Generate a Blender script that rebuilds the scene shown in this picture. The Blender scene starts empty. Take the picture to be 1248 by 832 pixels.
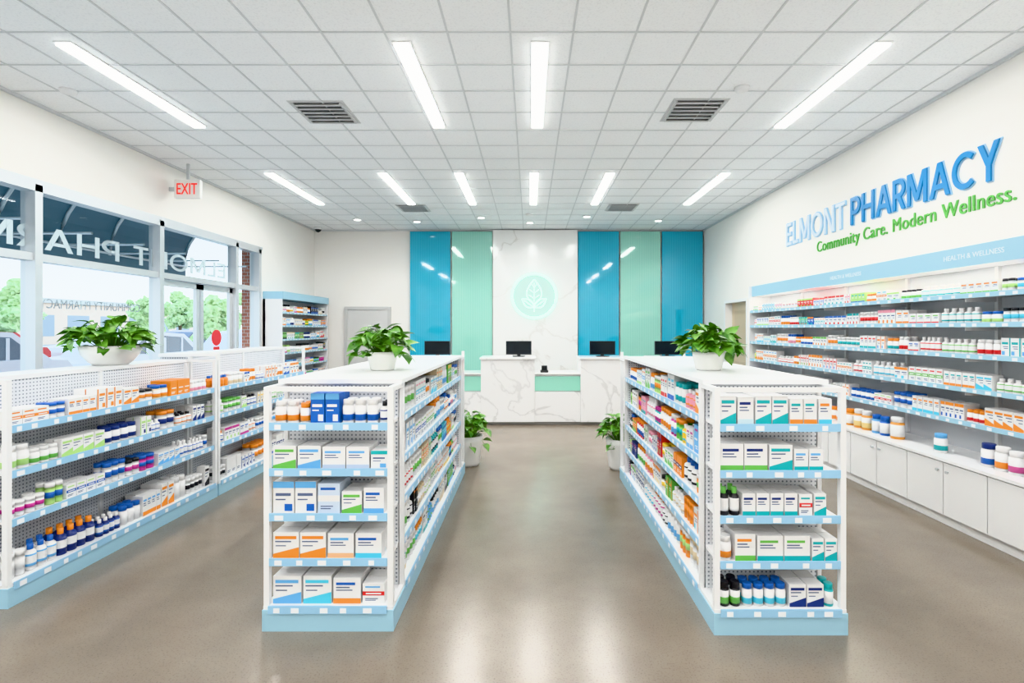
import bpy, math, random, bmesh
from mathutils import Vector, Matrix
random.seed(7)
S=bpy.context.scene
try: S.view_settings.view_transform='Khronos PBR Neutral'
except Exception: S.view_settings.view_transform='Standard'
S.view_settings.exposure=.08
COL=S.collection
# ---------------------------------------------------------------- materials
def nt(name):
    m=bpy.data.materials.new(name); m.use_nodes=True
    n=m.node_tree; b=n.nodes['Principled BSDF']; return m,n,b
def pm(name,c,rough=.5,metal=0,emit=None,es=0,spec=.5,bump=0,bscale=60):
    m,n,b=nt(name)
    b.inputs['Base Color'].default_value=(*c,1)
    b.inputs['Roughness'].default_value=rough; b.inputs['Metallic'].default_value=metal
    b.inputs['Specular IOR Level'].default_value=spec
    if emit: b.inputs['Emission Color'].default_value=(*emit,1); b.inputs['Emission Strength'].default_value=es
    tc=n.nodes.new('ShaderNodeTexCoord'); no=n.nodes.new('ShaderNodeTexNoise'); no.inputs['Scale'].default_value=bscale
    n.links.new(tc.outputs['Object'],no.inputs['Vector'])
    if bump:
        bp=n.nodes.new('ShaderNodeBump'); bp.inputs['Strength'].default_value=bump; bp.inputs['Distance'].default_value=.01
        n.links.new(no.outputs['Fac'],bp.inputs['Height']); n.links.new(bp.outputs['Normal'],b.inputs['Normal'])
    return m
def ramp(n,stops):
    r=n.nodes.new('ShaderNodeValToRGB'); e=r.color_ramp.elements
    while len(e)<len(stops): e.new(.5)
    for i,(p,c) in enumerate(stops): e[i].position=p; e[i].color=(*c,1)
    return r
def mth(n,op,a,b=None):
    x=n.nodes.new('ShaderNodeMath'); x.operation=op
    for i,v in enumerate((a,b)):
        if v is None: continue
        if isinstance(v,(int,float)): x.inputs[i].default_value=v
        else: n.links.new(v,x.inputs[i])
    return x.outputs[0]
WHITE=pm('white_metal',(.84,.85,.86),.35)
BLUE=pm('light_blue_rail',(.34,.60,.82),.4)
PLINTH=pm('light_blue_plinth',(.36,.60,.74),.45)
TAG=pm('price_tag',(.86,.89,.93),.5)
WALL=pm('wall_paint',(.87,.850,.812),.8,bump=.05,bscale=200)
CAB=pm('cabinet_white',(.86,.86,.86),.35)
GREY=pm('aluminium_frame',(.60,.63,.65),.35,.4)
DARK=pm('dark_plastic',(.02,.022,.025),.35)
SCREEN=pm('screen',(.01,.015,.02),.1)
POT=pm('white_ceramic',(.88,.88,.86),.25)
SOIL=pm('soil',(.05,.03,.02),.9,bump=.5)
LIGHTP=pm('light_diffuser',(1,1,1),.5,emit=(1,.99,.97),es=7)
RED=pm('exit_red',(.8,.03,.02),.4,emit=(1,.05,.02),es=.5)
NEON=pm('logo_glow',(.9,1,.97),.4,emit=(.72,1,.93),es=2.4)
DISC=pm('logo_disc',(.62,.82,.77),.2)
SIGNB=pm('sign_blue',(.0,.22,.52),.35)
SIGNL=pm('sign_pale_blue',(.40,.66,.88),.35)
SIGNW=pm('sign_white',(.80,.90,1),.3)
HEADT=pm('header_print',(.86,.94,1),.4)
SIGNG=pm('sign_green',(.09,.40,.06),.4)
STEM=pm('stem_green',(.12,.28,.05),.5)
def perf():
    m,n,b=nt('perforated_panel')
    tc=n.nodes.new('ShaderNodeTexCoord'); sp=n.nodes.new('ShaderNodeSeparateXYZ')
    n.links.new(tc.outputs['Object'],sp.inputs[0])
    u=mth(n,'ADD',sp.outputs['X'],sp.outputs['Y'])
    def cell(v):
        return mth(n,'SUBTRACT',mth(n,'FRACT',mth(n,'MULTIPLY',v,1/.024)),.5)
    a=cell(u); c=cell(sp.outputs['Z'])
    d=mth(n,'SQRT',mth(n,'ADD',mth(n,'MULTIPLY',a,a),mth(n,'MULTIPLY',c,c)))
    f=mth(n,'LESS_THAN',d,.22)
    mx=n.nodes.new('ShaderNodeMix'); mx.data_type='RGBA'
    n.links.new(f,mx.inputs[0]); mx.inputs[6].default_value=(.74,.76,.80,1); mx.inputs[7].default_value=(.22,.25,.30,1)
    n.links.new(mx.outputs[2],b.inputs['Base Color']); b.inputs['Roughness'].default_value=.4
    return m
PERF=perf()
def vcol():
    m,n,b=nt('packaging_print')
    a=n.nodes.new('ShaderNodeAttribute'); a.attribute_name='Col'
    n.links.new(a.outputs['Color'],b.inputs['Base Color']); b.inputs['Roughness'].default_value=.38
    return m
PACK=vcol()
def marble(name,base,vein,scale):
    m,n,b=nt(name)
    tc=n.nodes.new('ShaderNodeTexCoord')
    mp=n.nodes.new('ShaderNodeMapping'); mp.inputs['Rotation'].default_value=(.3,.6,.4); n.links.new(tc.outputs['Object'],mp.inputs[0])
    no=n.nodes.new('ShaderNodeTexNoise'); no.inputs['Scale'].default_value=scale; no.inputs['Detail'].default_value=5; no.inputs['Distortion'].default_value=.6
    n.links.new(mp.outputs[0],no.inputs['Vector'])
    r=ramp(n,[(.485,base),(.499,vein),(.502,vein),(.517,base)]); n.links.new(no.outputs['Fac'],r.inputs[0])
    n.links.new(r.outputs[0],b.inputs['Base Color']); b.inputs['Roughness'].default_value=.12
    return m
MARBLE=marble('white_marble',(.86,.86,.85),(.70,.69,.67),.7)
MARBLE2=marble('counter_marble',(.86,.86,.86),(.70,.70,.70),.9)
def floor_m():
    m,n,b=nt('polished_concrete')
    tc=n.nodes.new('ShaderNodeTexCoord')
    no=n.nodes.new('ShaderNodeTexNoise'); no.inputs['Scale'].default_value=1.3; no.inputs['Detail'].default_value=6; no.inputs['Roughness'].default_value=.6
    n.links.new(tc.outputs['Object'],no.inputs['Vector'])
    r=ramp(n,[(.25,(.185,.152,.116)),(.75,(.262,.220,.172))]); n.links.new(no.outputs['Fac'],r.inputs[0])
    n2=n.nodes.new('ShaderNodeTexNoise'); n2.inputs['Scale'].default_value=110; n2.inputs['Detail'].default_value=2; n.links.new(tc.outputs['Object'],n2.inputs['Vector'])
    r2=ramp(n,[(.28,(.5,.5,.5)),(.45,(1,1,1))]); n.links.new(n2.outputs['Fac'],r2.inputs[0])
    mx=n.nodes.new('ShaderNodeMix'); mx.data_type='RGBA'; mx.blend_type='MULTIPLY'; mx.inputs[0].default_value=.6
    n.links.new(r.outputs[0],mx.inputs[6]); n.links.new(r2.outputs[0],mx.inputs[7]); n.links.new(mx.outputs[2],b.inputs['Base Color'])
    rr=n.nodes.new('ShaderNodeMapRange'); rr.inputs['To Min'].default_value=.17; rr.inputs['To Max'].default_value=.31
    n.links.new(no.outputs['Fac'],rr.inputs['Value']); n.links.new(rr.outputs[0],b.inputs['Roughness'])
    b.inputs['Specular IOR Level'].default_value=.85
    return m
FLOOR=floor_m()
def ceil_m():
    m,n,b=nt('acoustic_tile')
    tc=n.nodes.new('ShaderNodeTexCoord'); no=n.nodes.new('ShaderNodeTexNoise'); no.inputs['Scale'].default_value=60; no.inputs['Detail'].default_value=3
    n.links.new(tc.outputs['Object'],no.inputs['Vector'])
    r=ramp(n,[(.3,(.87,.885,.905)),(.5,(.945,.96,.975))]); n.links.new(no.outputs['Fac'],r.inputs[0]); n.links.new(r.outputs[0],b.inputs['Base Color'])
    b.inputs['Roughness'].default_value=.9
    return m
CEIL=ceil_m()
GRID=pm('ceiling_tbar',(.68,.70,.72),.5)
def panel_m(name,c1,c2):
    m,n,b=nt(name)
    tc=n.nodes.new('ShaderNodeTexCoord'); w=n.nodes.new('ShaderNodeTexWave'); w.inputs['Scale'].default_value=9
    n.links.new(tc.outputs['Object'],w.inputs['Vector'])
    r=ramp(n,[(0,c1),(1,c2)]); n.links.new(w.outputs['Fac'],r.inputs[0]); n.links.new(r.outputs[0],b.inputs['Base Color'])
    b.inputs['Roughness'].default_value=.06; b.inputs['Coat Weight'].default_value=.6
    return m
PB=panel_m('blue_glass',(.01,.36,.55),(.06,.47,.66))
PG=panel_m('green_glass',(.27,.62,.52),(.38,.71,.61))
MINT=pm('mint_glass',(.35,.74,.60),.1)
def glass_m():
    m=bpy.data.materials.new('window_glass'); m.use_nodes=True; n=m.node_tree; n.nodes.clear()
    o=n.nodes.new('ShaderNodeOutputMaterial'); t=n.nodes.new('ShaderNodeBsdfTransparent'); g=n.nodes.new('ShaderNodeBsdfGlossy'); g.inputs['Roughness'].default_value=.02
    t.inputs[0].default_value=(.93,.97,.97,1)
    f=n.nodes.new('ShaderNodeLayerWeight'); f.inputs[0].default_value=.18; x=n.nodes.new('ShaderNodeMixShader')
    n.links.new(f.outputs['Fresnel'],x.inputs[0]); n.links.new(t.outputs[0],x.inputs[1]); n.links.new(g.outputs[0],x.inputs[2]); n.links.new(x.outputs[0],o.inputs[0])
    return m
GLASS=glass_m()
def leaf_m(name,a,b_,sc=14):
    m,n,b=nt(name)
    tc=n.nodes.new('ShaderNodeTexCoord'); no=n.nodes.new('ShaderNodeTexNoise'); no.inputs['Scale'].default_value=sc
    n.links.new(tc.outputs['Object'],no.inputs['Vector']); r=ramp(n,[(.35,a),(.65,b_)]); n.links.new(no.outputs['Fac'],r.inputs[0])
    n.links.new(r.outputs[0],b.inputs['Base Color']); b.inputs['Roughness'].default_value=.35
    return m
LEAF=leaf_m('leaf_green',(.05,.18,.025),(.19,.42,.07))
TREE=leaf_m('hazy_tree_foliage',(.30,.44,.20),(.56,.68,.40),5)  # greens paled: atmospheric haze is put into the leaf colour
def brick_m():
    m,n,b=nt('brick'); tc=n.nodes.new('ShaderNodeTexCoord'); sp=n.nodes.new('ShaderNodeSeparateXYZ'); cb=n.nodes.new('ShaderNodeCombineXYZ')
    n.links.new(tc.outputs['Object'],sp.inputs[0]); n.links.new(mth(n,'ADD',sp.outputs[0],sp.outputs[1]),cb.inputs[0]); n.links.new(sp.outputs[2],cb.inputs[1])
    k=n.nodes.new('ShaderNodeTexBrick'); k.inputs['Scale'].default_value=4; k.inputs['Color1'].default_value=(.35,.12,.08,1); k.inputs['Color2'].default_value=(.45,.18,.12,1); k.inputs['Mortar'].default_value=(.5,.47,.44,1)
    n.links.new(cb.outputs[0],k.inputs['Vector']); n.links.new(k.outputs['Color'],b.inputs['Base Color']); b.inputs['Roughness'].default_value=.9
    return m
BRICK=brick_m()
ASPH=pm('asphalt',(.36,.36,.36),.9,bump=.2)
CONC=pm('concrete_walk',(.55,.54,.52),.9,bump=.1)
AWN=pm('awning_fabric',(.13,.22,.28),.7)
RIB=pm('awning_rib',(.6,.67,.7),.4,.3)
# ---------------------------------------------------------------- mesh builder
class MB:
    def __init__(s): s.v=[];s.f=[];s.m=[];s.c=[];s.s=[]
    def face(s,pts,m=0,c=(1,1,1),sm=False):
        i=len(s.v); s.v+= [tuple(p) for p in pts]; s.f.append(tuple(range(i,i+len(pts)))); s.m.append(m); s.c.append(c); s.s.append(sm)
    def box(s,x0,x1,y0,y1,z0,z1,m=0,c=(1,1,1)):
        s.fbox(lambda a,b,d:(a,b,d),x0,x1,y0,y1,z0,z1,m,c)
    def fbox(s,F,a0,a1,b0,b1,c0,c1,m=0,c=(1,1,1)):
        i=len(s.v)
        s.v+=[tuple(F(a,b,d)) for d in(c0,c1) for b in(b0,b1) for a in(a0,a1)]
        for q in((0,2,3,1),(4,5,7,6),(0,1,5,4),(2,6,7,3),(0,4,6,2),(1,3,7,5)):
            s.f.append(tuple(i+k for k in q)); s.m.append(m); s.c.append(c); s.s.append(False)
    def lathe(s,o,prof,seg=14,ms=None,cs=None,axis=None,cap=True):
        o=Vector(o); i=len(s.v)
        for r,z in prof:
            for k in range(seg):
                t=2*math.pi*k/seg; p=Vector((r*math.cos(t),r*math.sin(t),z))
                if axis=='x': p=Vector((p.z,p.x,p.y))
                if axis=='y': p=Vector((p.x,p.z,p.y))
                s.v.append(tuple(o+p))
        n=len(prof)
        for j in range(n-1):
            for k in range(seg):
                k2=(k+1)%seg
                s.f.append((i+j*seg+k,i+j*seg+k2,i+(j+1)*seg+k2,i+(j+1)*seg+k)); s.m.append(ms[j] if ms else 0); s.c.append(cs[j] if cs else (1,1,1)); s.s.append(True)
        if cap:
            s.f.append(tuple(i+(n-1)*seg+k for k in range(seg))); s.m.append(ms[-1] if ms else 0); s.c.append(cs[-1] if cs else (1,1,1)); s.s.append(False)
            s.f.append(tuple(i+k for k in reversed(range(seg)))); s.m.append(ms[0] if ms else 0); s.c.append(cs[0] if cs else (1,1,1)); s.s.append(False)
    def tube(s,pts,r,m=0,seg=6):
        pts=[Vector(p) for p in pts]; i=len(s.v)
        for j,p in enumerate(pts):
            d=(pts[min(j+1,len(pts)-1)]-pts[max(j-1,0)]).normalized()
            a=d.cross(Vector((0,0,1)) if abs(d.z)<.95 else Vector((1,0,0))).normalized(); b=d.cross(a)
            for k in range(seg):
                t=2*math.pi*k/seg; s.v.append(tuple(p+a*r*math.cos(t)+b*r*math.sin(t)))
        for j in range(len(pts)-1):
            for k in range(seg):
                k2=(k+1)%seg; s.f.append((i+j*seg+k,i+j*seg+k2,i+(j+1)*seg+k2,i+(j+1)*seg+k)); s.m.append(m); s.c.append((1,1,1)); s.s.append(True)
    def ribbon(s,pts,r,m=0):
        pts=[Vector(p) for p in pts]; L=[]
        for j,p in enumerate(pts):
            d=(pts[min(j+1,len(pts)-1)]-pts[max(j-1,0)]).normalized(); nn=Vector((-d.z,0,d.x)); L.append((p+nn*r,p-nn*r))
        for j in range(len(L)-1):
            s.face([L[j][0],L[j+1][0],L[j+1][1],L[j][1]],m)
    def obj(s,name,mats,parent=None,bevel=0,colors=False,loc=None):
        me=bpy.data.meshes.new(name)
        vs=s.v
        if loc is not None: vs=[(a-loc[0],b-loc[1],c-loc[2]) for a,b,c in vs]
        me.from_pydata(vs,[],s.f); 
        for m in mats: me.materials.append(m)
        me.polygons.foreach_set('material_index',s.m); me.polygons.foreach_set('use_smooth',s.s)
        if colors:
            at=me.color_attributes.new('Col','FLOAT_COLOR','CORNER'); d=[]
            for f,c in zip(s.f,s.c): d+=[c[0],c[1],c[2],1]*len(f)
            at.data.foreach_set('color',d)
        me.update(); o=bpy.data.objects.new(name,me); COL.objects.link(o)
        if loc is not None: o.location=loc
        if parent: o.parent=parent
        if bevel:
            b=o.modifiers.new('b','BEVEL'); b.width=bevel; b.segments=2; b.limit_method='ANGLE'
        return o
def empty(name,loc=(0,0,0)):
    e=bpy.data.objects.new(name,None); COL.objects.link(e); e.location=loc; return e
# ---------------------------------------------------------------- text
def text(body,name,mat,M3,origin,width=None,height=None,extrude=.01,align='LEFT',parent=None,space=1.0):
    cu=bpy.data.curves.new(name,'FONT'); cu.body=body; cu.extrude=.5; cu.size=1; cu.space_character=space; cu.resolution_u=6
    o=bpy.data.objects.new('tmp',cu); COL.objects.link(o); bpy.context.view_layer.update()
    dg=bpy.context.evaluated_depsgraph_get(); me=bpy.data.meshes.new_from_object(o.evaluated_get(dg)); bpy.data.objects.remove(o)
    xs=[v.co.x for v in me.vertices]; ys=[v.co.y for v in me.vertices]
    x0,x1,y0,y1=min(xs),max(xs),min(ys),max(ys)
    sx=width/(x1-x0) if width else None; sy=height/(y1-y0) if height else None
    if sx is None: sx=sy
    if sy is None: sy=sx
    ox=x0 if align=='LEFT' else (x0+x1)/2
    R=Matrix((M3[0],M3[1],M3[2])).transposed()
    for v in me.vertices: v.co=R@Vector(((v.co.x-ox)*sx,(v.co.y-y0)*sy,(v.co.z+.5)*extrude))
    for p_ in me.polygons: p_.use_smooth=False
    me.materials.clear(); me.materials.append(mat); me.update()
    ob=bpy.data.objects.new(name,me); COL.objects.link(ob); ob.location=origin
    if parent: ob.parent=parent
    return ob
MX=((0,-1,0),(0,0,1),(-1,0,0))
MY=((1,0,0),(0,0,1),(0,-1,0))
# geometric sans capitals built from strokes (unit cap height); every stroke gets its own level k
def glyph(ch,t,e):
    Q=[]; i=.07; lv=[0]
    def V(x,y0=0,y1=1): lv[0]+=1; Q.append((lv[0],[(x-t/2,y0-e),(x+t/2,y0-e),(x+t/2,y1+e),(x-t/2,y1+e)]))
    def H(y,x0,x1): lv[0]+=1; Q.append((lv[0],[(x0-e,y-t/2),(x1+e,y-t/2),(x1+e,y+t/2),(x0-e,y+t/2)]))
    def D(xa,ya,xb,yb):
        lv[0]+=1
        k=(xb-xa)/(yb-ya); w=t*math.sqrt(1+k*k)/2; xa-=k*e; ya-=e; xb+=k*e; yb+=e
        Q.append((lv[0],[(xa-w,ya),(xa+w,ya),(xb+w,yb),(xb-w,yb)]))
    def A(cx,cy,rx,ry,a0,a1,n=20):
        lv[0]+=1
        for k in range(n):
            u=math.radians(a0+(a1-a0)*k/n); v=math.radians(a0+(a1-a0)*(k+1)/n); o=t/2
            Q.append((lv[0],[(cx+(rx-o)*math.cos(u),cy+(ry-o)*math.sin(u)),(cx+(rx+o)*math.cos(u),cy+(ry+o)*math.sin(u)),(cx+(rx+o)*math.cos(v),cy+(ry+o)*math.sin(v)),(cx+(rx-o)*math.cos(v),cy+(ry-o)*math.sin(v))]))
    if ch=='E': V(i); H(i,.02,.52); H(.5,.02,.48); H(1-i,.02,.52); w=.52
    elif ch=='L': V(i); H(i,.02,.48); w=.48
    elif ch=='M': V(i); V(.88-i); D(.44,.12,.10,1); D(.44,.12,.78,1); w=.88
    elif ch=='N': V(i); V(.74-i); D(.64,0,.10,1); w=.74
    elif ch=='O': A(.46,.5,.46-i,.5-i,0,360,36); w=.92
    elif ch=='T': V(.31,0,.98); H(1-i,0,.62); w=.62
    elif ch=='P': V(i); H(1-i,.02,.30); H(.44,.02,.30); A(.30,.685,.245,.245,-90,90); w=.58
    elif ch=='R': V(i); H(1-i,.02,.30); H(.46,.02,.30); A(.30,.695,.235,.235,-90,90); D(.54,0,.30,.46); w=.62
    elif ch=='H': V(i); V(.72-i); H(.5,.02,.70); w=.72
    elif ch=='A': D(.07,0,.40,1); D(.73,0,.40,1); H(.30,.17,.63); w=.80
    elif ch=='C': A(.46,.5,.46-i,.5-i,48,312,30); w=.80
    elif ch=='Y': V(.34,0,.45); D(.34,.42,.07,1); D(.34,.42,.61,1); w=.68
    else: w=.3
    return Q,w
def sign(body,name,mat,M3,origin,width,height,t,e,depth,parent,gap=.13,lev=.0005):
    R=Matrix((M3[0],M3[1],M3[2])).transposed(); x=0; allq=[]
    for ch in body:
        Q,w_=glyph(ch,t,e)
        for k,q in Q: allq.append((k,[(x+a,b) for a,b in q]))
        x+=w_+(gap if ch not in 'AR' else gap*.75)
    sx=width/(x-gap); m=MB()
    for kk,q in allq:
        dd=depth+kk*lev; sh=.0012*kk
        q=[(a,.5+(b-.5)*(1-sh)) for a,b in q]
        f=[R@Vector((a*sx,b*height,dd)) for a,b in q]; k=[R@Vector((a*sx,b*height,0)) for a,b in q]
        m.face(f)
        for j in range(4): j2=(j+1)%4; m.face([k[j],k[j2],f[j2],f[j]])
    o=m.obj(name,[mat],parent); o.location=origin; return o
# ---------------------------------------------------------------- products
W=(.82,.82,.82)
BL=(.02,.13,.50);LB=(.15,.45,.80);TE=(.02,.42,.45);GR=(.16,.50,.10);OR=(.90,.30,.04);RD=(.70,.04,.04);MG=(.55,.05,.30);YE=(.90,.62,.06);NV=(.02,.04,.20);LG=(.45,.72,.25);CY=(.1,.6,.8);PK=(.85,.35,.45);BK=(.02,.02,.025);BG=(.75,.62,.42)
ALL=[BL,LB,TE,GR,OR,RD,MG,YE,NV,LG,CY,OR,GR,LB,PK,BG,BK]
def pbox(mb,F,w,d,h,body,acc,acc2,st):
    mb.fbox(F,0,w,0,d,0,h,0,body)
    e=-.0012
    def q(a0,a1,c0,c1,col,e=e): mb.face([F(a0*w,e,c0*h),F(a1*w,e,c0*h),F(a1*w,e,c1*h),F(a0*w,e,c1*h)],0,col)
    txt=(.12,.16,.28) if sum(body)>1.5 else (.9,.9,.9)
    if st==0: q(0,1,.0,.2,acc); q(.1,.8,.72,.82,acc2); q(.1,.6,.6,.65,txt); q(.1,.7,.5,.54,txt)
    elif st==1: q(0,1,.8,1,acc); q(.12,.85,.55,.64,txt); q(.12,.6,.42,.46,txt); q(.55,.92,.08,.3,acc2)
    elif st==2: q(.0,.14,0,1,acc); q(.25,.9,.66,.78,acc); q(.25,.8,.52,.56,txt); q(.25,.7,.42,.46,txt); q(.6,.92,.1,.3,acc2)
    elif st==3: q(.0,1,.40,.60,acc); q(.15,.85,.46,.53,W,e-.0008); q(.12,.8,.78,.86,acc2); q(.12,.6,.14,.18,txt); q(.12,.7,.22,.26,txt)
    else:
        q(.08,.9,.74,.86,acc); q(.08,.7,.62,.67,txt); 
        mb.face([F(0,e,0),F(w,e,0),F(w,e,.42*h),F(0,e,.16*h)],0,acc); q(.1,.5,.46,.5,txt)
def pcyl(mb,F,w,h,body,acc,capc,st):
    r=w/2; o=F(r,r,0)
    if st==0:
        prof=[(r*.95,0),(r,.004),(r,.16*h),(r*1.02,.16*h),(r*1.02,.26*h),(r*1.02,.56*h),(r*1.02,.62*h),(r,.62*h),(r*.95,.7*h),(r*.5,.78*h),(r*.52,.79*h),(r*.52,h)]
        cs=[body]*3+[acc,W if sum(body)<1 else body,acc,body,body,body,capc,capc,capc]
    elif st==1:
        prof=[(r*.95,0),(r,.004),(r,.12*h),(r*1.01,.12*h),(r*1.01,.38*h),(r*1.01,.66*h),(r,.66*h),(r*.97,.74*h),(r*.8,.77*h),(r*.9,.78*h),(r*.9,.98*h),(r*.85,h)]
        cs=[body]*3+[acc,W,body,body,body,capc,capc,capc,capc]
    else:
        prof=[(r*.92,0),(r*.96,.01),(r*.97,.3*h),(r*.98,.3*h),(r*.98,.58*h),(r*.97,.58*h),(r*.97,.8*h),(r,.8*h),(r,h)]
        cs=[body]*3+[acc,body,body,capc,capc,capc]
    mb.lathe(o,prof,12,None,cs)
def fill(mb,o,u,n,L,hmax,dmax,rng,pal=ALL,pbx=.6,wr=(.05,.10),colored=.18,cnt=(2,5)):
    o=Vector(o);u=Vector(u);n=Vector(n); x=.01
    while x<L-.05:
        k=rng.random(); acc=rng.choice(pal); acc2=rng.choice(pal); isbox=k<pbx
        body=W
        if rng.random()<colored: body=rng.choice(pal)
        w=rng.uniform(*wr); h=min(hmax,rng.uniform(.6,1.0)*hmax)
        if not isbox: w=min(w,.085); h=min(h,w*2.6)
        d=min(dmax*.48,rng.uniform(.05,.09)); st=rng.randrange(5) if isbox else rng.randrange(3)
        capc=rng.choice([W,W,W,W,acc,BL,BK,OR])
        g=rng.uniform(.001,.006)
        for i in range(rng.randint(*cnt)):
            if x+w>L: break
            rows=2 if rng.random()<.8 else 1
            for r in range(rows):
                b0=.012+r*((d if isbox else w)+.006)+rng.uniform(0,.006)
                if b0+(d if isbox else w)>dmax: break
                F=(lambda x,b0:(lambda a,b,c:o+u*(x+a)-n*(b0+b)+Vector((0,0,c+.0015))))(x,b0)
                if isbox: pbox(mb,F,w,d,h,body,acc,acc2,st)
                else: pcyl(mb,F,w,h,body,acc,capc,st)
            x+=w+g
        x+=rng.uniform(.002,.018)
# ---------------------------------------------------------------- rails
def rail(mb,o,u,n,L,rng,m=1,t=3,hh=.042):
    o=Vector(o);u=Vector(u);n=Vector(n)
    F=lambda a,b,c:o+u*a+n*b+Vector((0,0,c))
    mb.fbox(F,0,L,0,.008,-hh+.010,.010,m)
    x=.03
    while x<L-.06:
        w=rng.uniform(.03,.05)
        mb.fbox(F,x,x+w,.008,.0095,-hh+.015,.0,t)
        x+=w+rng.uniform(.05,.14)
GM=[WHITE,BLUE,PERF,TAG,PLINTH]
def center_gondola(X0,X1,Y0,Y1,end_pal,seed):
    rng=random.Random(seed); g=MB(); p=MB(); H=1.33; mid=(X0+X1)/2; Ye=Y0+.24
    zs=[1.125,.875,.63,.385]
    g.box(X0,X1,Y0,Y1,0,.115,4); g.box(X0+.005,X1-.005,Y0+.005,Y1-.005,.115,.135,0)
    g.box(X0+.03,X1-.03,Ye,Ye+.02,.135,H,2); g.box(X0+.04,X1-.04,Y1-.27,Y1-.25,.135,H,2)
    g.box(mid-.02,mid+.02,Ye+.02,Y1-.27,.135,H,2)
    for x in (X0+.005,X1-.035):
        g.box(x,x+.03,Y0+.008,Y0+.038,.135,H,0); g.box(x,x+.03,Ye,Ye+.03,.135,H,0)
        g.box(x,x+.03,Y0+.038,Ye,H-.025,H,0)
        g.box(x,x+.03,Y1-.27,Y1-.24,.135,H,0); g.box(x,x+.03,Y1-.035,Y1-.005,.135,H+.06,0); g.box(x,x+.03,Y1-.24,Y1-.035,H-.03,H,0)
    g.box(X0+.035,X1-.035,Y0+.01,Y0+.03,H-.025,H,0)
    g.box(X0,X1,Ye-.06,Y1-.22,H,H+.024,0)
    lv=zs+[.135]
    for i,z in enumerate(lv):
        if z>.2:
            g.box(X0+.036,X1-.036,Y0+.02,Ye,z-.018,z,0)
            g.box(X0+.036,X1-.036,Y1-.25,Y1-.02,z-.018,z,0)
            g.box(X0+.02,mid-.02,Ye+.03,Y1-.27,z-.018,z,0); g.box(mid+.02,X1-.02,Ye+.03,Y1-.27,z-.018,z,0)
        zz=z if z>.2 else z-.004
        rail(g,(X0+.036,Y0+.012 if z>.2 else Y0,zz),(1,0,0),(0,-1,0),X1-X0-.072,rng)
        rail(g,(X1-.02 if z>.2 else X1-.002,Ye+.04,zz),(0,1,0),(1,0,0),Y1-Ye-.32,rng)
        rail(g,(X0+.02 if z>.2 else X0+.002,Ye+.04,zz),(0,1,0),(-1,0,0),Y1-Ye-.32,rng)
        spec=end_pal[i]
        x=X0+.045
        for (kind,w,h,body,acc,acc2,st,n) in spec:
            for k in range(n):
                if x+w>X1-.038: break
                for r in range(2):
                    dd=.08 if kind=='b' else w
                    if r*(dd+.005)+dd>.19: break
                    F=(lambda x,r,dd:(lambda a,b,c:Vector((x+a,Y0+.032+r*(dd+.005)+b,z+c+.0015))))(x,r,dd)
                    if kind=='b': pbox(p,F,w,dd,h,body,acc,acc2,st)
                    else: pcyl(p,F,w,h,body,acc,acc2,st)
                x+=w+.006
            x+=.005
        cl=.2 if z>.7 else .3
        pal=ALL if z>.7 else ALL+[OR,GR,BK,LG,YE,GR]
        fill(p,(X1-.03,Ye+.06,z),(0,1,0),(1,0,0),Y1-Ye-.36,.185,.27,rng,cnt=(2,4),wr=(.045,.085),colored=cl,pbx=.5,pal=pal)
        fill(p,(X0+.03,Ye+.06,z),(0,1,0),(-1,0,0),Y1-Ye-.36,.185,.27,rng,cnt=(2,4),wr=(.045,.085),colored=cl,pbx=.45,pal=pal)
        fill(p,(X1-.05,Y1-.03,z),(-1,0,0),(0,1,0),X1-X0-.1,.17,.19,rng,cnt=(2,4))
    g.obj('store_shelf_gondola',GM); p.obj('medicine_packages',[PACK],colors=True)
endL=[[('c',.062,.12,W,OR,W,1,2),('c',.055,.11,W,OR,OR,1,1),('b',.075,.165,BL,LB,W,1,2),('c',.062,.13,W,BL,W,1,4),('c',.05,.12,W,NV,BK,0,1)],
      [('b',.125,.125,W,GR,LG,4,1),('b',.125,.125,W,LB,BL,4,1),('b',.125,.12,W,(.5,.6,.75),LB,0,2),('b',.09,.1,W,TE,LB,1,1)],
      [('b',.115,.175,W,LB,BL,1,2),('b',.12,.165,(.62,.72,.85),W,BL,3,1),('b',.11,.12,W,GR,LB,4,1),('b',.11,.14,W,LB,BL,0,1)],
      [('b',.142,.14,W,OR,LB,4,2),('b',.142,.135,W,(.95,.55,.3),LB,0,1),('b',.142,.135,W,CY,BL,0,1)],
      [('b',.155,.15,W,LB,OR,4,1),('b',.155,.15,W,CY,OR,4,1),('b',.15,.14,W,OR,BL,0,1),('b',.12,.11,W,RD,LB,3,1)]]
endR=[[('b',.085,.155,W,TE,NV,4,1),('b',.085,.15,W,(.6,.75,.8),NV,0,1),('b',.085,.155,W,TE,CY,4,2),('b',.07,.14,W,OR,TE,0,2),('b',.07,.14,W,CY,OR,0,2)],
      [('b',.125,.145,W,GR,NV,0,2),('b',.125,.14,W,TE,NV,4,1),('b',.075,.115,W,TE,LB,0,4)],
      [('c',.052,.15,BK,W,GR,0,2),('b',.07,.12,W,TE,NV,0,4),('b',.07,.115,W,RD,TE,3,1),('b',.065,.12,W,TE,NV,4,2)],
      [('c',.07,.13,W,OR,W,1,1),('b',.11,.145,W,GR,OR,0,1),('b',.14,.135,W,TE,GR,0,2),('b',.065,.12,W,TE,NV,4,3)],
      [('c',.055,.13,BK,GR,BK,1,2),('c',.055,.12,W,CY,BL,1,4),('b',.09,.12,W,NV,CY,4,2),('c',.052,.12,TE,W,TE,1,2)]]
center_gondola(-1.46,-.744,2.77,5.82,endL,3)
center_gondola(.99,1.71,2.735,5.62,endR,5)
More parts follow.
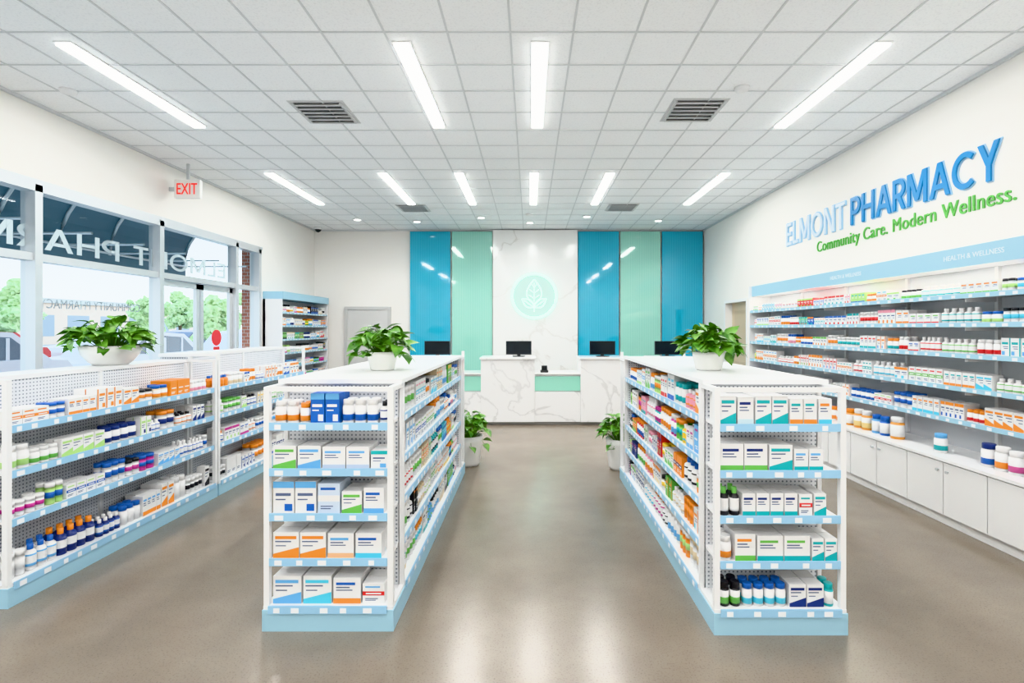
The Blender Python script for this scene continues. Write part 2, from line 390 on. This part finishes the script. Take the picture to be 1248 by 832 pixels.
def left_gondola():
    rng=random.Random(31); g=MB(); p=MB()
    XF=-3.07; XB=-3.66; XS=-3.38
    for (a,b,H) in ((2.99,5.0,1.345),(5.02,6.95,1.40)):
        g.box(XB-.3,XF,a,b,0,.115,4); g.box(XB-.295,XF-.005,a+.005,b-.005,.115,.135,0)
        g.box(XB,XS,a+.02,b-.02,.135,H-.03,2); g.box(XB-.01,XS+.01,a,b,H-.03,H,0)
        for y in (a,b-.03):
            g.box(XF-.035,XF-.005,y,y+.03,.135,H,0); g.box(XS+.01,XF-.035,y,y+.03,H-.025,H,0)
            g.box(XS,XS+.03,y,y+.03,.135,H-.03,0)
        for yy in (a+(b-a)/2,): g.box(XS,XS+.012,yy-.012,yy+.012,.135,H-.03,0)
        for z in (1.06,.79,.50,.135):
            if z>.2:
                g.box(XS,XF-.02,a+.032,b-.032,z-.018,z,0)
                g.box(XB-.28,XB,a+.032,b-.032,z-.018,z,0)
            rail(g,(XF-.02 if z>.2 else XF-.002,a+.035,z if z>.2 else z-.004),(0,1,0),(1,0,0),b-a-.07,rng,hh=.045)
            pal={1.06:[OR,OR,OR,PK,BG,BL,OR],.79:[BL,NV,LG,YE,OR,GR],.50:[LB,LG,MG,BL,OR,BL],.135:[BL,NV,NV,W,OR,BK,LB]}[z]
            fill(p,(XF-.035,a+.04,z),(0,1,0),(1,0,0),b-a-.09,.15 if z>.2 else .2,.27,rng,cnt=(2,4),wr=(.045,.085),pbx=.5,colored=.10,pal=pal)
            fill(p,(XB-.27,a+.04,z),(0,1,0),(-1,0,0),b-a-.09,.17,.22,rng,cnt=(2,4),pbx=.6)
    g.obj('store_shelf_gondola',GM); p.obj('medicine_packages',[PACK],colors=True)
left_gondola()
# ---------------------------------------------------------------- room
XL,XR,YB,YF,ZC=-4.98,4.0,11.75,-2.2,3.92
b=MB(); b.box(XL-.2,XR+.3,YF-.2,YB+.2,-.1,0); b.obj('floor',[FLOOR])
b=MB(); b.box(XL-.2,XR+.3,YF-.2,YB+.2,ZC,ZC+.1); b.obj('ceiling',[CEIL])
b=MB(); ts=.483
x=.09-.5*ts
while x>XL: x-=ts
x+=ts
while x<XR: b.box(x-.008,x+.008,YF,YB,ZC-.006,ZC+.002); x+=ts
y=YF+.3
while y<YB: b.box(XL,XR,y-.008,y+.008,ZC-.0055,ZC+.002); y+=ts
b.box(XL,XR,YB-.03,YB,ZC-.03,ZC,0); b.box(XL,XL+.03,YF,YB,ZC-.03,ZC,0); b.box(XR-.03,XR,YF,YB,ZC-.03,ZC,0)
b.obj('trim_ceiling_grid',[GRID])
b=MB(); b.box(XL-.2,XR+.2,YB,YB+.2,0,ZC); b.obj('wall_back',[WALL])
b=MB(); b.box(XL-.2,XR+.2,YF-.2,YF,0,ZC); b.obj('wall_front',[WALL])
WY0,WY1,WZ0,WZ1=1.2,9.4,.3,3.10
b=MB(); b.box(XL-.2,XL,YF,WY0,0,ZC); b.box(XL-.2,XL,WY1,YB,0,ZC); b.box(XL-.2,XL,WY0,WY1,WZ1,ZC); b.box(XL-.2,XL,WY0,6.86,0,WZ0); b.box(XL-.2,XL,8.6,WY1,0,WZ0)
b.obj('wall_left',[WALL])
DY0,DY1,DZ=9.4,10.4,2.16
b=MB(); b.box(XR,XR+.2,YF,DY0,0,ZC); b.box(XR,XR+.2,DY1,YB,0,ZC); b.box(XR,XR+.2,DY0,DY1,DZ,ZC); b.obj('wall_right',[WALL])
b=MB()
for y in (DY0-.05,DY1): b.box(XR-.015,XR+.13,y if y<DY1 else y-.005,y+.05,0,DZ+.05)
b.box(XR-.015,XR+.13,DY0,DY1,DZ-.005,DZ+.05); b.obj('trim_doorway',[CAB])
b=MB(); b.box(XR+.13,XR+.18,DY0,DY1,0.005,DZ,0); b.box(XR+.125,XR+.13,DY0+.14,DY1-.14,.2,1.0,1); b.box(XR+.125,XR+.13,DY0+.14,DY1-.14,1.12,2.0,1)
b.lathe((XR+.07,DY0+.1,1.02),[(.028,0),(.032,.02),(.012,.03),(.012,.06)],12,[2]*4,axis='x')
b.obj('door_3',[pm('beige_door',(.62,.52,.38),.5),pm('beige_panel',(.56,.47,.34),.5),GREY])
b=MB(); b.box(XL,XR,YB-.015,YB,0,.1); b.box(XR-.015,XR,8.4,DY0-.05,0,.1); b.box(XR-.015,XR,DY1+.05,YB,0,.1); b.obj('baseboard_back',[CAB])
b=MB(); b.box(-4.27,-4.2,YB-.05,YB,0,2.15); b.box(-3.28,-3.21,YB-.05,YB,0,2.15); b.box(-4.2,-3.28,YB-.05,YB,2.08,2.15); b.box(-4.2,-3.28,YB-.03,YB,0,2.08,1); b.lathe((-4.12,YB-.05,1.02),[(.02,-.02),(.03,0),(.03,.03),(.02,.05)],10,[2]*4)
b.obj('door_1',[pm('door_frame_paint',(.56,.56,.55),.5),pm('door_paint',(.64,.64,.63),.5),GREY])
# windows
fr=MB(); gl=MB()
fx0,fx1=XL-.13,XL-.03
for y in [WY0,2.9,5.11,6.83,8.6,WY1-.07]: fr.box(fx0,fx1+.05,y-.01,y+.07,WZ0 if y not in(6.83,8.6) else 0,WZ1)
fr.box(fx0,fx1+.05,WY0,WY1,WZ1-.07,WZ1); fr.box(fx0,fx1+.03,WY0,WY1,2.33,2.41)
fr.box(fx0,fx1+.08,WY0,6.83,WZ0,WZ0+.06); fr.box(fx0,fx1+.08,8.6,WY1,WZ0,WZ0+.06)
fr.box(XL-.001,XL+.02,WY0-.05,WY1+.04,WZ1,WZ1+.05)
def pane(m,y0,y1,z0,z1,x=XL-.08,k=0): m.face([(x,y0,z0),(x,y1,z0),(x,y1,z1),(x,y0,z1)],k)
pane(gl,WY0,6.83,WZ0,2.34); pane(gl,8.62,WY1,WZ0,2.34); pane(gl,WY0,WY1,2.4,WZ1-.05)
w=empty('window_1'); fr.obj('frame',[GREY],w); gl.obj('glass',[GLASS],w)
d=MB()
for (a,c) in ((6.91,7.74),(7.77,8.59)):
    d.box(XL-.1,XL-.05,a,a+.07,0.01,2.32); d.box(XL-.1,XL-.05,c-.07,c,0.01,2.32); d.box(XL-.1,XL-.05,a,c,2.24,2.32); d.box(XL-.1,XL-.05,a,c,.01,.22)
    pane(d,a+.06,c-.06,.2,2.26,XL-.075,1)
    d.box(XL-.05,XL-.02,a+.05,c-.05,1.0,1.04,2)
d.lathe((XL-.045,8.15,1.5),[(.13,0),(.13,.004)],20,[3,3],axis='x')
d.box(XL-.046,XL-.04,8.07,8.23,1.25,1.36,3)
d.obj('door_2',[GREY,GLASS,GREY,pm('sticker_red',(.7,.05,.06),.5)])
# exit sign
e=empty('exit_sign'); b=MB(); b.box(-4.90,-4.54,7.0,7.05,3.44,3.70); b.box(-4.98,-4.90,7.01,7.04,3.54,3.6,1); b.box(-4.74,-4.70,7.01,7.04,3.70,ZC,1); b.obj('housing',[POT,GREY],e,bevel=.008)
text('EXIT','letters',RED,MY,(-4.72,6.999,3.495),width=.28,height=.15,extrude=.006,align='C',parent=e)
# ---------------------------------------------------------------- ceiling lights
def lamp(X,Y0,Y1,wd=.12):
    e=MB(); e.box(X-wd/2-.012,X+wd/2+.012,Y0-.012,Y1+.012,ZC-.012,ZC,0); e.box(X-wd/2,X+wd/2,Y0,Y1,ZC-.028,ZC-.012,1)
    o=e.obj('ceiling_light_panel',[WHITE,LIGHTP])
    l=bpy.data.lights.new('lamp','AREA'); l.shape='RECTANGLE'; l.size=wd; l.size_y=Y1-Y0; l.energy=32; l.color=(1,.992,.98)
    lo=bpy.data.objects.new('lamp',l); COL.objects.link(lo); lo.location=(X,(Y0+Y1)/2,ZC-.034); lo.parent=o
for X in (-3.7,-1.02,.08,2.8):
    lamp(X,4.03,5.7); lamp(X,.6,2.27); lamp(X,-1.6,-.3)  # last two rows sit above and behind the camera, unseen, added as fill
for X in (-3.8,-2.15,-1.04,.06,1.17,2.85): lamp(X,7.4,9.25)
for (X,Y) in ((-3.6,10.6),(-1.0,10.4),(.0,10.9),(1.15,10.3),(2.7,10.7),(-2.4,10.8)):
    e=MB(); e.lathe((X,Y,ZC-.014),[(.09,0),(.1,.004),(.1,.014)],20); e.lathe((X,Y,ZC-.016),[(.065,0),(.065,.002)],20,[1,1])
    o=e.obj('recessed_downlight',[WHITE,LIGHTP])
    l=bpy.data.lights.new('spot','SPOT'); l.energy=30; l.spot_size=2.2; l.spot_blend=.8; l.shadow_soft_size=.06; lo=bpy.data.objects.new('spot',l); COL.objects.link(lo); lo.location=(X,Y,ZC-.03); lo.parent=o
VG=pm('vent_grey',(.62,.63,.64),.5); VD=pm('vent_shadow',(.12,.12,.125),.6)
for (X,Y) in ((-2.15,5.35),(1.70,5.3),(-2.2,9.6),(1.72,9.55)):
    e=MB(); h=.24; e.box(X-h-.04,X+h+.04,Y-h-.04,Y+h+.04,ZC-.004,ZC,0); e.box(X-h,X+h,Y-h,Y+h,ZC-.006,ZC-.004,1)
    for k in range(6):
        yy=Y-h+.02+k*.088
        e.fbox(lambda a,b,c,yy=yy:(a,yy+b+c*.6,ZC-.02+c),X-h,X+h,0,.03,0,.014,0)
    e.box(X-h-.02,X-h+.01,Y-h,Y+h,ZC-.02,ZC,0);e.box(X+h-.01,X+h+.02,Y-h,Y+h,ZC-.02,ZC,0)
    e.obj('ceiling_air_vent',[VG,VD])
for (X,Y) in ((-4.4,4.85),(2.0,4.8),(-.02,10.1)):
    e=MB(); e.lathe((X,Y,ZC-.035),[(.04,0),(.065,.01),(.07,.035)],20); e.obj('smoke_detector',[WHITE])
e=MB(); e.lathe((-4.75,11.4,ZC-.12),[(.01,0),(.05,.02),(.07,.06),(.08,.06),(.08,.12)],16,[1,1,1,0,0]); e.obj('security_camera_dome',[WHITE,DARK])
# ---------------------------------------------------------------- back feature wall
sc=620/11.69
def bx(px): return (px-646)/sc
for (a,c,mt,nm) in ((500,549,PB,'blue_glass_wall_panel'),(551,600,PG,'green_glass_wall_panel'),(704.5,754,PB,'blue_glass_wall_panel'),(756,804.5,PG,'green_glass_wall_panel'),(806.5,856,PB,'blue_glass_wall_panel')):
    e=MB(); e.box(bx(a),bx(c),11.66,11.69,.12,ZC-.05); 
    for zz in (.5,3.6):
        e.box(bx(a)+.1,bx(c)-.1,11.69,11.75,zz-.02,zz+.02,1)
    e.obj(nm,[mt,GREY],bevel=.003)
e=MB(); e.box(bx(601),bx(703.5),11.6,11.75,0,ZC-.03); e.obj('marble_wall_panel',[MARBLE])
lg=empty('leaf_logo_sign',(bx(651),11.56,2.385)); e=MB(); R=.5
pts=[(R*math.cos(t*math.pi/32),0,R*math.sin(t*math.pi/32)) for t in range(65)]; e.tube(pts,.030,0,8)
e.lathe((0,.025,0),[(R-.01,0),(R-.01,.015)],48,[1,1],axis='y')
def leafline(base,ang,L,wd,veins):
    ca,sa=math.cos(ang),math.sin(ang)
    T=lambda a,b:(base[0]+ca*a-sa*b,0.01,base[1]+sa*a+ca*b)
    for sg in(1,-1): e.ribbon([T(L*t/16,sg*wd*math.sin(math.pi*(t/16)**.8)) for t in range(17)],.015)
    e.ribbon([T(-L*.15,0),T(L*.85,0)],.011)
    for k in range(1,veins+1):
        t=k/(veins+1.5)
        for sg in(1,-1): e.ribbon([T(L*t,0),T(L*(t+.14),sg*wd*.7*math.sin(math.pi*min(1,t+.14)**.8))],.009)
leafline((0,-.18),math.pi/2,.56,.17,3); leafline((-.02,-.25),math.pi*.80,.32,.085,0); leafline((.02,-.25),math.pi*.20,.32,.085,0)
e.ribbon([(0,.01,-.36),(0,.01,-.18)],.014)
e.obj('glow_tubes',[NEON,DISC],lg)
# ---------------------------------------------------------------- service counter
cy=8.67; c=MB()
def tall(a,b_): c.box(a,b_,cy,cy+.62,.05,1.12,0); c.box(a-.02,b_+.02,cy-.03,cy+.65,1.12,1.155,0)
def low(a,b_): 
    c.box(a,b_,cy+.02,cy+.62,.05,.56,0); c.box(a,b_,cy+.05,cy+.6,.56,.86,0); c.box(a+.0,b_-.0,cy+.03,cy+.045,.58,.83,1); c.box(a,b_,cy,cy+.62,.86,.885,0)
tall(-2.15,-1.33); low(-1.33,-.84); tall(-.84,.08); low(.08,.86); tall(.86,1.75); low(1.75,2.1); tall(2.1,2.8)
c.box(-2.1,2.75,cy+.06,cy+.6,0,.05,2)
c.obj('service_counter',[MARBLE2,MINT,pm('toe_kick',(.35,.34,.33),.5)],bevel=.006)
for X in (-1.64,-.2,1.28,2.43):
    m=MB(); yy=cy+.33; z=1.156
    m.box(X-.11,X+.11,yy-.08,yy+.08,z,z+.012,0); m.box(X-.03,X+.03,yy+.02,yy+.05,z+.012,z+.12,0)
    zb=z+.03
    m.box(X-.225,X+.225,yy-.02,yy+.02,zb,zb+.24,0); m.box(X-.215,X+.215,yy-.022,yy-.02,zb+.015,zb+.23,1)
    m.obj('computer_monitor',[DARK,SCREEN],bevel=.004)
m=MB(); m.box(.18,.32,cy+.15,cy+.36,.886,.92,1); m.box(.20,.30,cy+.22,cy+.26,.92,1.0,1); m.obj('card_terminal',[WHITE,DARK],bevel=.006)
# ---------------------------------------------------------------- right wall shelving
rng=random.Random(21)
g=MB(); p=MB(); ya,yb=2.2,8.35; XFs=3.62
g.box(3.93,3.995,ya,yb,.56,2.2,5)
g.box(3.66,3.995,ya,yb,2.17,2.185,0); g.box(3.64,3.66,ya,yb,2.17,2.335,1); g.box(3.66,3.995,ya,yb,2.32,2.335,0)
y=yb
ZR=(1.93,1.69,1.43,1.15,.87)
while y>ya+.1:
    g.box(3.90,3.93,y-.03,y,.58,2.17,0)
    for z in ZR: g.box(3.64,3.90,y-.018,y-.01,z-.06,z-.018,0)
    y-=1.02
g.box(3.60,3.995,yb,yb+.03,.56,2.335,0)
for z in ZR:
    g.box(XFs,3.93,ya,yb,z-.018,z,0); rail(g,(XFs,ya,z),(0,1,0),(-1,0,0),yb-ya,rng,hh=.04)
    hm={1.93:.12,1.69:.15,1.43:.15,1.15:.16,.87:.15}[z]
    fill(p,(XFs+.015,ya+.02,z),(0,1,0),(-1,0,0),yb-ya-.05,hm,.26,rng,cnt=(2,5),wr=(.045,.09),pbx=.6,colored=.06,pal=[BL,LB,TE,GR,OR,RD,OR,LG,CY,OR,RD,PK])
g.box(3.47,3.995,ya,yb,.08,.54,4); g.box(3.50,3.995,ya,yb,0,.08,4); g.box(3.44,3.995,ya,yb+.02,.54,.565,4)
y=ya; k=0
while y<yb-.2:
    g.box(3.452,3.47,y+.005,y+.405,.095,.53,4)
    ky=y+.36 if k%2==0 else y+.05
    g.lathe((3.43,ky,.46),[(.012,0),(.012,.01),(.006,.012),(.006,.022)],8,[6]*4,axis='x')
    y+=.41; k+=1
def spec_row(items):
    for (y,w,h,body,acc,capc,st) in items:
        F=(lambda y:(lambda a,b,c:Vector((3.56+b,y+a,.5665+c))))(y)
        pcyl(p,F,w,h,body,acc,capc,st)
ORC=(.85,.38,.08)
spec_row([(3.42,.1,.17,W,OR,BL,1),(3.55,.08,.15,W,BL,NV,1),(3.72,.1,.17,W,(.6,.1,.3),W,1),(3.83,.1,.18,W,OR,W,1),(3.95,.1,.18,W,BL,NV,1),(4.42,.1,.16,W,TE,LB,1),(4.95,.12,.21,ORC,W,W,1),(5.12,.09,.19,BL,W,BL,1),(5.24,.09,.19,LB,W,BL,1),(5.40,.1,.2,ORC,(.9,.7,.3),W,1),(5.53,.1,.2,ORC,(.9,.7,.3),W,1),(5.68,.1,.18,ORC,W,OR,1),(5.85,.1,.16,W,OR,OR,1),(5.98,.1,.16,W,OR,OR,1)])
fill(p,(3.56,6.15,.565),(0,1,0),(-1,0,0),2.0,.18,.22,rng,cnt=(2,4),wr=(.08,.1),pbx=.15,colored=.3,pal=[OR,OR,BL,W,GR])
BACKP=pm('shelf_back',(.62,.64,.67),.5)
u=g.obj('wall_shelving_unit',[WHITE,PLINTH,PERF,TAG,CAB,BACKP,GREY])
p.obj('medicine_packages',[PACK],colors=True)
for yy in (5.88,4.19): text('HEALTH & WELLNESS',  'header_letters',HEADT,MX,(3.64,yy,2.235),height=.042,extrude=.002,align='C',parent=u)
for i in range(4):
    l=bpy.data.lights.new('shelf_led','AREA'); l.shape='RECTANGLE'; l.size=.03; l.size_y=1.4; l.energy=6; l.color=(1,.92,.80)
    lo=bpy.data.objects.new('shelf_led',l); COL.objects.link(lo); lo.location=(3.70,ya+.8+i*1.52,2.165); lo.parent=u
# back-left wall shelf
g=MB(); p=MB(); a,b2=9.47,11.62; fx=-4.62
g.box(XL+.005,XL+.05,a,b2,0,2.2,2); g.box(XL+.005,fx,a,a+.03,0,2.2,0); g.box(XL+.005,fx,b2-.03,b2,0,2.2,0); g.box(XL+.005,fx+.02,a,b2,2.2,2.34,1)
g.box(XL+.05,fx,a+.03,b2-.03,0,.12,1)
for z in (1.95,1.70,1.44,1.18,.92,.66,.4,.12):
    if z>.2: g.box(XL+.05,fx-.01,a+.03,b2-.03,z-.018,z,0)
    rail(g,(fx-.01 if z>.2 else fx,a+.035,z),(0,1,0),(1,0,0),b2-a-.07,rng,hh=.035)
    fill(p,(fx-.02,a+.04,z),(0,1,0),(1,0,0),b2-a-.08,.17,.22,rng,cnt=(2,4),colored=.25)
g.obj('wall_shelving_unit',[WHITE,PLINTH,PERF,TAG]); p.obj('medicine_packages',[PACK],colors=True)
# ---------------------------------------------------------------- wall sign
sg=empty('pharmacy_wall_sign')
sign('ELMONT','letters_pale_back',SIGNL,MX,(3.998,7.90,2.925),1.47,.335,.185,.032,.014,sg)
sign('ELMONT','letters_pale',SIGNW,MX,(3.982,7.90,2.925),1.47,.335,.115,0,.010,sg)
sign('PHARMACY','letters_blue_back',SIGNL,MX,(3.998,6.31,2.925),2.0,.335,.20,.025,.010,sg)
sign('PHARMACY','letters_blue',SIGNB,MX,(3.985,6.31,2.925),2.0,.335,.15,0,.014,sg)
for k in range(2): text('Community Care. Modern Wellness.','letters_green',SIGNG,MX,(3.998-.0012*k,7.08-.007*k,2.66),width=2.9,height=.19,extrude=.010,parent=sg,space=1.06)
# ---------------------------------------------------------------- plants
def plant(X,Y,Z,potr,poth,spread,height,n,seed,bowl=False,name='potted_pothos_plant',droop=.35,lf=1.0):
    rng=random.Random(seed); e=empty(name,(X,Y,Z)); b=MB()
    if bowl: prof=[(potr*.55,0),(potr*.7,poth*.15),(potr*.92,poth*.55),(potr,poth),(potr*.93,poth),(potr*.9,poth*.88)]
    else: prof=[(potr*.7,0),(potr*.78,poth*.1),(potr*.95,poth*.8),(potr,poth),(potr*.92,poth),(potr*.9,poth*.9)]
    b.lathe((0,0,0),prof,28); b.obj('pot',[POT],e)
    b=MB(); b.lathe((0,0,poth*.86),[(potr*.88,0),(potr*.88,.01)],20); b.obj('soil',[SOIL],e)
    b=MB()
    for i in range(n):
        az=rng.uniform(0,2*math.pi); rr=spread*math.sqrt(rng.uniform(.02,1)); hh=height*(1-(rr/spread)**2*.75)*rng.uniform(.45,1.05)
        if rng.random()<.08: hh=-poth*.3*rng.random(); rr=spread*rng.uniform(.8,1)
        d=Vector((math.cos(az),math.sin(az),0)); tip=d*rr+Vector((0,0,poth+hh)); base=d*min(rr*.3,potr*.6)+Vector((0,0,poth*.9))
        midp=(base+tip)/2+Vector((0,0,abs(hh)*.25+.02)); b.tube([base,midp,tip],.0025,1,4)
        L=rng.uniform(.07,.12)*lf; wd=L*.42
        out=(d*rng.uniform(.5,1)+Vector((rng.uniform(-.5,.5),rng.uniform(-.5,.5),rng.uniform(-.5,.5)))).normalized()
        side=out.cross(Vector((0,0,1))).normalized(); up=side.cross(out).normalized()
        tw=rng.uniform(-.6,.6); side,up=side*math.cos(tw)+up*math.sin(tw),up*math.cos(tw)-side*math.sin(tw)
        prof=[(0,.0),(-.05,.55),(.12,.95),(.35,1.0),(.6,.75),(.82,.35),(1.02,0)]
        i0=len(b.v)
        for t,w_ in prof:
            bend=up*(-droop*L*t*t); c0=tip+out*(L*t)+bend
            b.v.append(tuple(c0+side*wd*w_+up*wd*w_*.25)); b.v.append(tuple(c0)); b.v.append(tuple(c0-side*wd*w_+up*wd*w_*.25))
        for j in range(len(prof)-1):
            for k in(0,1):
                q=i0+j*3+k; b.f.append((q,q+1,q+4,q+3)); b.m.append(0); b.c.append((1,1,1)); b.s.append(True)
    b.obj('leaves',[LEAF,STEM],e)
plant(-3.52,4.27,1.346,.215,.16,.27,.24,160,1,True)
plant(-1.05,3.62,1.355,.11,.13,.175,.20,115,2,lf=.9)
plant(1.27,3.62,1.355,.115,.13,.19,.19,125,3,lf=.95)
plant(-.74,6.16,0,.17,.36,.22,.28,120,4)
plant(1.06,6.0,0,.17,.36,.22,.28,120,5)
# ---------------------------------------------------------------- exterior
b=MB(); b.box(-80,XL-.2,-30,90,-.2,-.1); b.obj('parking_lot_ground',[ASPH])
b=MB(); b.box(-7.6,XL-.37,-10,40,-.1,-.01); b.obj('sidewalk',[CONC])
b=MB()
for k in range(12): b.box(-15.6,-9.4,6+k*2.9-.05,6+k*2.9+.05,-.1,-.095)
b.obj('parking_stripes',[TAG])
b=MB(); b.box(XL-.36,XL-.2,9.42,9.95,-.1,4); b.box(XL-.3,XL-.2,9.95,16,-.1,4); b.obj('wall_exterior_brick',[BRICK])
aw=MB(); y0,y1=0.3,9.38; N=10; pr=[]
for k in range(N+1):
    t=math.pi/2*k/N; pr.append((-5.21-1.14*math.sin(t),2.78+1.0*math.cos(t)))
for k in range(N):
    (xa,za),(xb,zb)=pr[k],pr[k+1]
    aw.face([(xa,y0,za),(xa,y1,za),(xb,y1,zb),(xb,y0,zb)],0,sm=True)
aw.face([(-6.35,y0,2.78),(-6.35,y1,2.78),(-6.35,y1,2.52),(-6.35,y0,2.52)],0)
yy=y0
while yy<=y1+.01:
    aw.tube([(a,yy,z-.03) for a,z in pr],.024,1); aw.tube([(-5.2,yy,2.78),(-6.33,yy,2.78)],.016,1); yy+=.82
aw.tube([(-6.33,y0,2.78),(-6.33,y1,2.78)],.02,1)
aw.tube([(-5.21,y0,3.1),(-5.21,y1,3.1)],.02,1)
awo=aw.obj('storefront_awning',[AWN,RIB])
AL=pm('window_vinyl',(.70,.76,.80),.6)
sign('ELMONT PHARMACY','window_lettering',AL,MX,(XL-.082,8.45,2.47),4.9,.24,.15,0,.002,w)
text('COMMUNITY PHARMACY','window_lettering_small',pm('window_letters',(.42,.47,.52),.6),MX,(XL-.082,6.6,1.86),width=1.35,height=.10,extrude=.002,parent=w)
TAIL=pm('tail_red',(.6,.02,.02),.3)
def car(X,Y,col,s=1.0):
    m=MB()
    def prism(prof,h0,mt):
        n=len(prof)
        A=[(X-h0,Y+y,z) for y,z in prof]; B=[(X+h0,Y+y,z) for y,z in prof]
        m.face(A,mt); m.face(B[::-1],mt)
        for i in range(n): j=(i+1)%n; m.face([A[i],A[j],B[j],B[i]],mt)
    g0=-.1
    Z=lambda z:g0+z*s
    body=[(-2.25,Z(.3)),(-2.25,Z(.75)),(-2.1,Z(.88)),(-1.0,Z(.98)),(1.2,Z(1.0)),(2.1,Z(.95)),(2.25,Z(.8)),(2.25,Z(.3))]
    cab=[(-1.15,Z(.96)),(-.45,Z(1.42)),(.2,Z(1.5)),(1.1,Z(1.45)),(1.9,Z(.96))]
    win=[(-.95,Z(1.0)),(-.4,Z(1.36)),(.2,Z(1.42)),(1.05,Z(1.37)),(1.6,Z(1.0))]
    prism(body,.88,0); prism(cab,.74,0); prism(win,.75,1)
    for a_ in (-.35,.28,.95):
        m.box(X-.765,X-.751,Y+a_,Y+a_+.07,Z(.98),Z(1.36),0); m.box(X+.751,X+.765,Y+a_,Y+a_+.07,Z(.98),Z(1.36),0)
    for yy in(-1.4,1.4):
        for xx in(-.9,.7): m.lathe((X+xx,Y+yy,g0+.33),[(.33,0),(.33,.2)],18,[2,2],axis='x')
        m.lathe((X+.9,Y+yy,g0+.33),[(.2,0),(.18,.02)],12,[3,3],axis='x')
    m.box(X-.7,X+.7,Y-2.27,Y-2.24,Z(.6),Z(.72),3); m.box(X+.5,X+.85,Y+2.24,Y+2.27,Z(.7),Z(.82),4)
    m.obj('parked_car',[col,CG,DARK,GREY,TAIL],bevel=.02)
CG=pm('car_glass',(.12,.15,.18),.1)
cw=pm('car_white',(.85,.86,.87),.2);cs_=pm('car_silver',(.55,.57,.6),.25,.2);cd_=pm('car_dark',(.08,.10,.16),.2);cr=pm('car_red',(.4,.04,.04),.2)
for (X,Y,cc,s_) in ((-10.6,8.6,cs_,1.15),(-10.6,13.4,cw,1.1),(-10.6,18.6,cw,1.1),(-10.6,24,cs_,1.1),(-19,17,cr,1.1),(-19,22.5,cw,1.1),(-19,28,cd_,1.1),(-19,34,cw,1.1),(-19,40,cs_,1.1)): car(X,Y,cc,s_)
BARK=pm('bark',(.16,.11,.07),.9)
def tree(X,Y,H,seed):
    rng=random.Random(seed); e=empty('street_tree',(X,Y,-.1)); t=MB(); t.tube([(0,0,0),(.05,0,H*.3),(0,.05,H*.6)],.13,0,8); t.obj('trunk',[BARK],e)
    bm=bmesh.new()
    for i in range(26):
        c=Vector((rng.uniform(-1,1)*H*.24,rng.uniform(-1,1)*H*.26,H*(.36+.55*rng.random()))); r=H*rng.uniform(.05,.12)
        ret=bmesh.ops.create_icosphere(bm,subdivisions=3,radius=r,matrix=Matrix.Translation(c))
        for v in ret['verts']: v.co=c+(v.co-c)*rng.uniform(.6,1.4)
    me=bpy.data.meshes.new('foliage'); bm.to_mesh(me); bm.free(); me.materials.append(TREE); o=bpy.data.objects.new('foliage',me); COL.objects.link(o); o.parent=e
for i,(X,Y,H) in enumerate(((-30,27,4.2),(-31,30.5,4.8),(-30,40,4.2),(-31,45,5.0),(-30,49.5,4.6),(-32,55,5.6),(-31,61,5.2),(-33,68,6.2),(-15.5,25,3.4))): tree(X,Y,H,i+50)
b=MB(); b.box(-58,-52,20,85,-.1,4.4,0); b.box(-58.2,-51.7,19.8,85.2,4.4,4.9,1)
for k in range(14): b.box(-52.02,-51.98,22+k*4.4,24.8+k*4.4,.8,3.1,2)
b.obj('distant_store_building',[pm('stucco',(.62,.5,.42),.9),CONC,pm('distant_window',(.3,.36,.42),.3)])
# world
w_=bpy.data.worlds.new('sky'); S.world=w_; w_.use_nodes=True; n=w_.node_tree; bg=n.nodes['Background']
tc=n.nodes.new('ShaderNodeTexCoord'); sp=n.nodes.new('ShaderNodeSeparateXYZ'); n.links.new(tc.outputs['Generated'],sp.inputs[0])
r=ramp(n,[(0,(.8,.85,.9)),(.5,(.95,.97,1)),(.8,(.6,.8,1))]); 
mr=n.nodes.new('ShaderNodeMapRange'); mr.inputs['From Min'].default_value=-1; n.links.new(sp.outputs[2],mr.inputs[0]); n.links.new(mr.outputs[0],r.inputs[0]); n.links.new(r.outputs[0],bg.inputs[0]); bg.inputs[1].default_value=3.6
# camera
cd=bpy.data.cameras.new('camera'); co=bpy.data.objects.new('camera',cd); COL.objects.link(co)
co.location=(0,0,1.65); co.rotation_euler=(math.pi/2,0,0); cd.sensor_width=36; cd.lens=620/1248*36
cd.shift_x=-22/1248; cd.shift_y=-16/1248; cd.clip_start=.05
S.camera=co
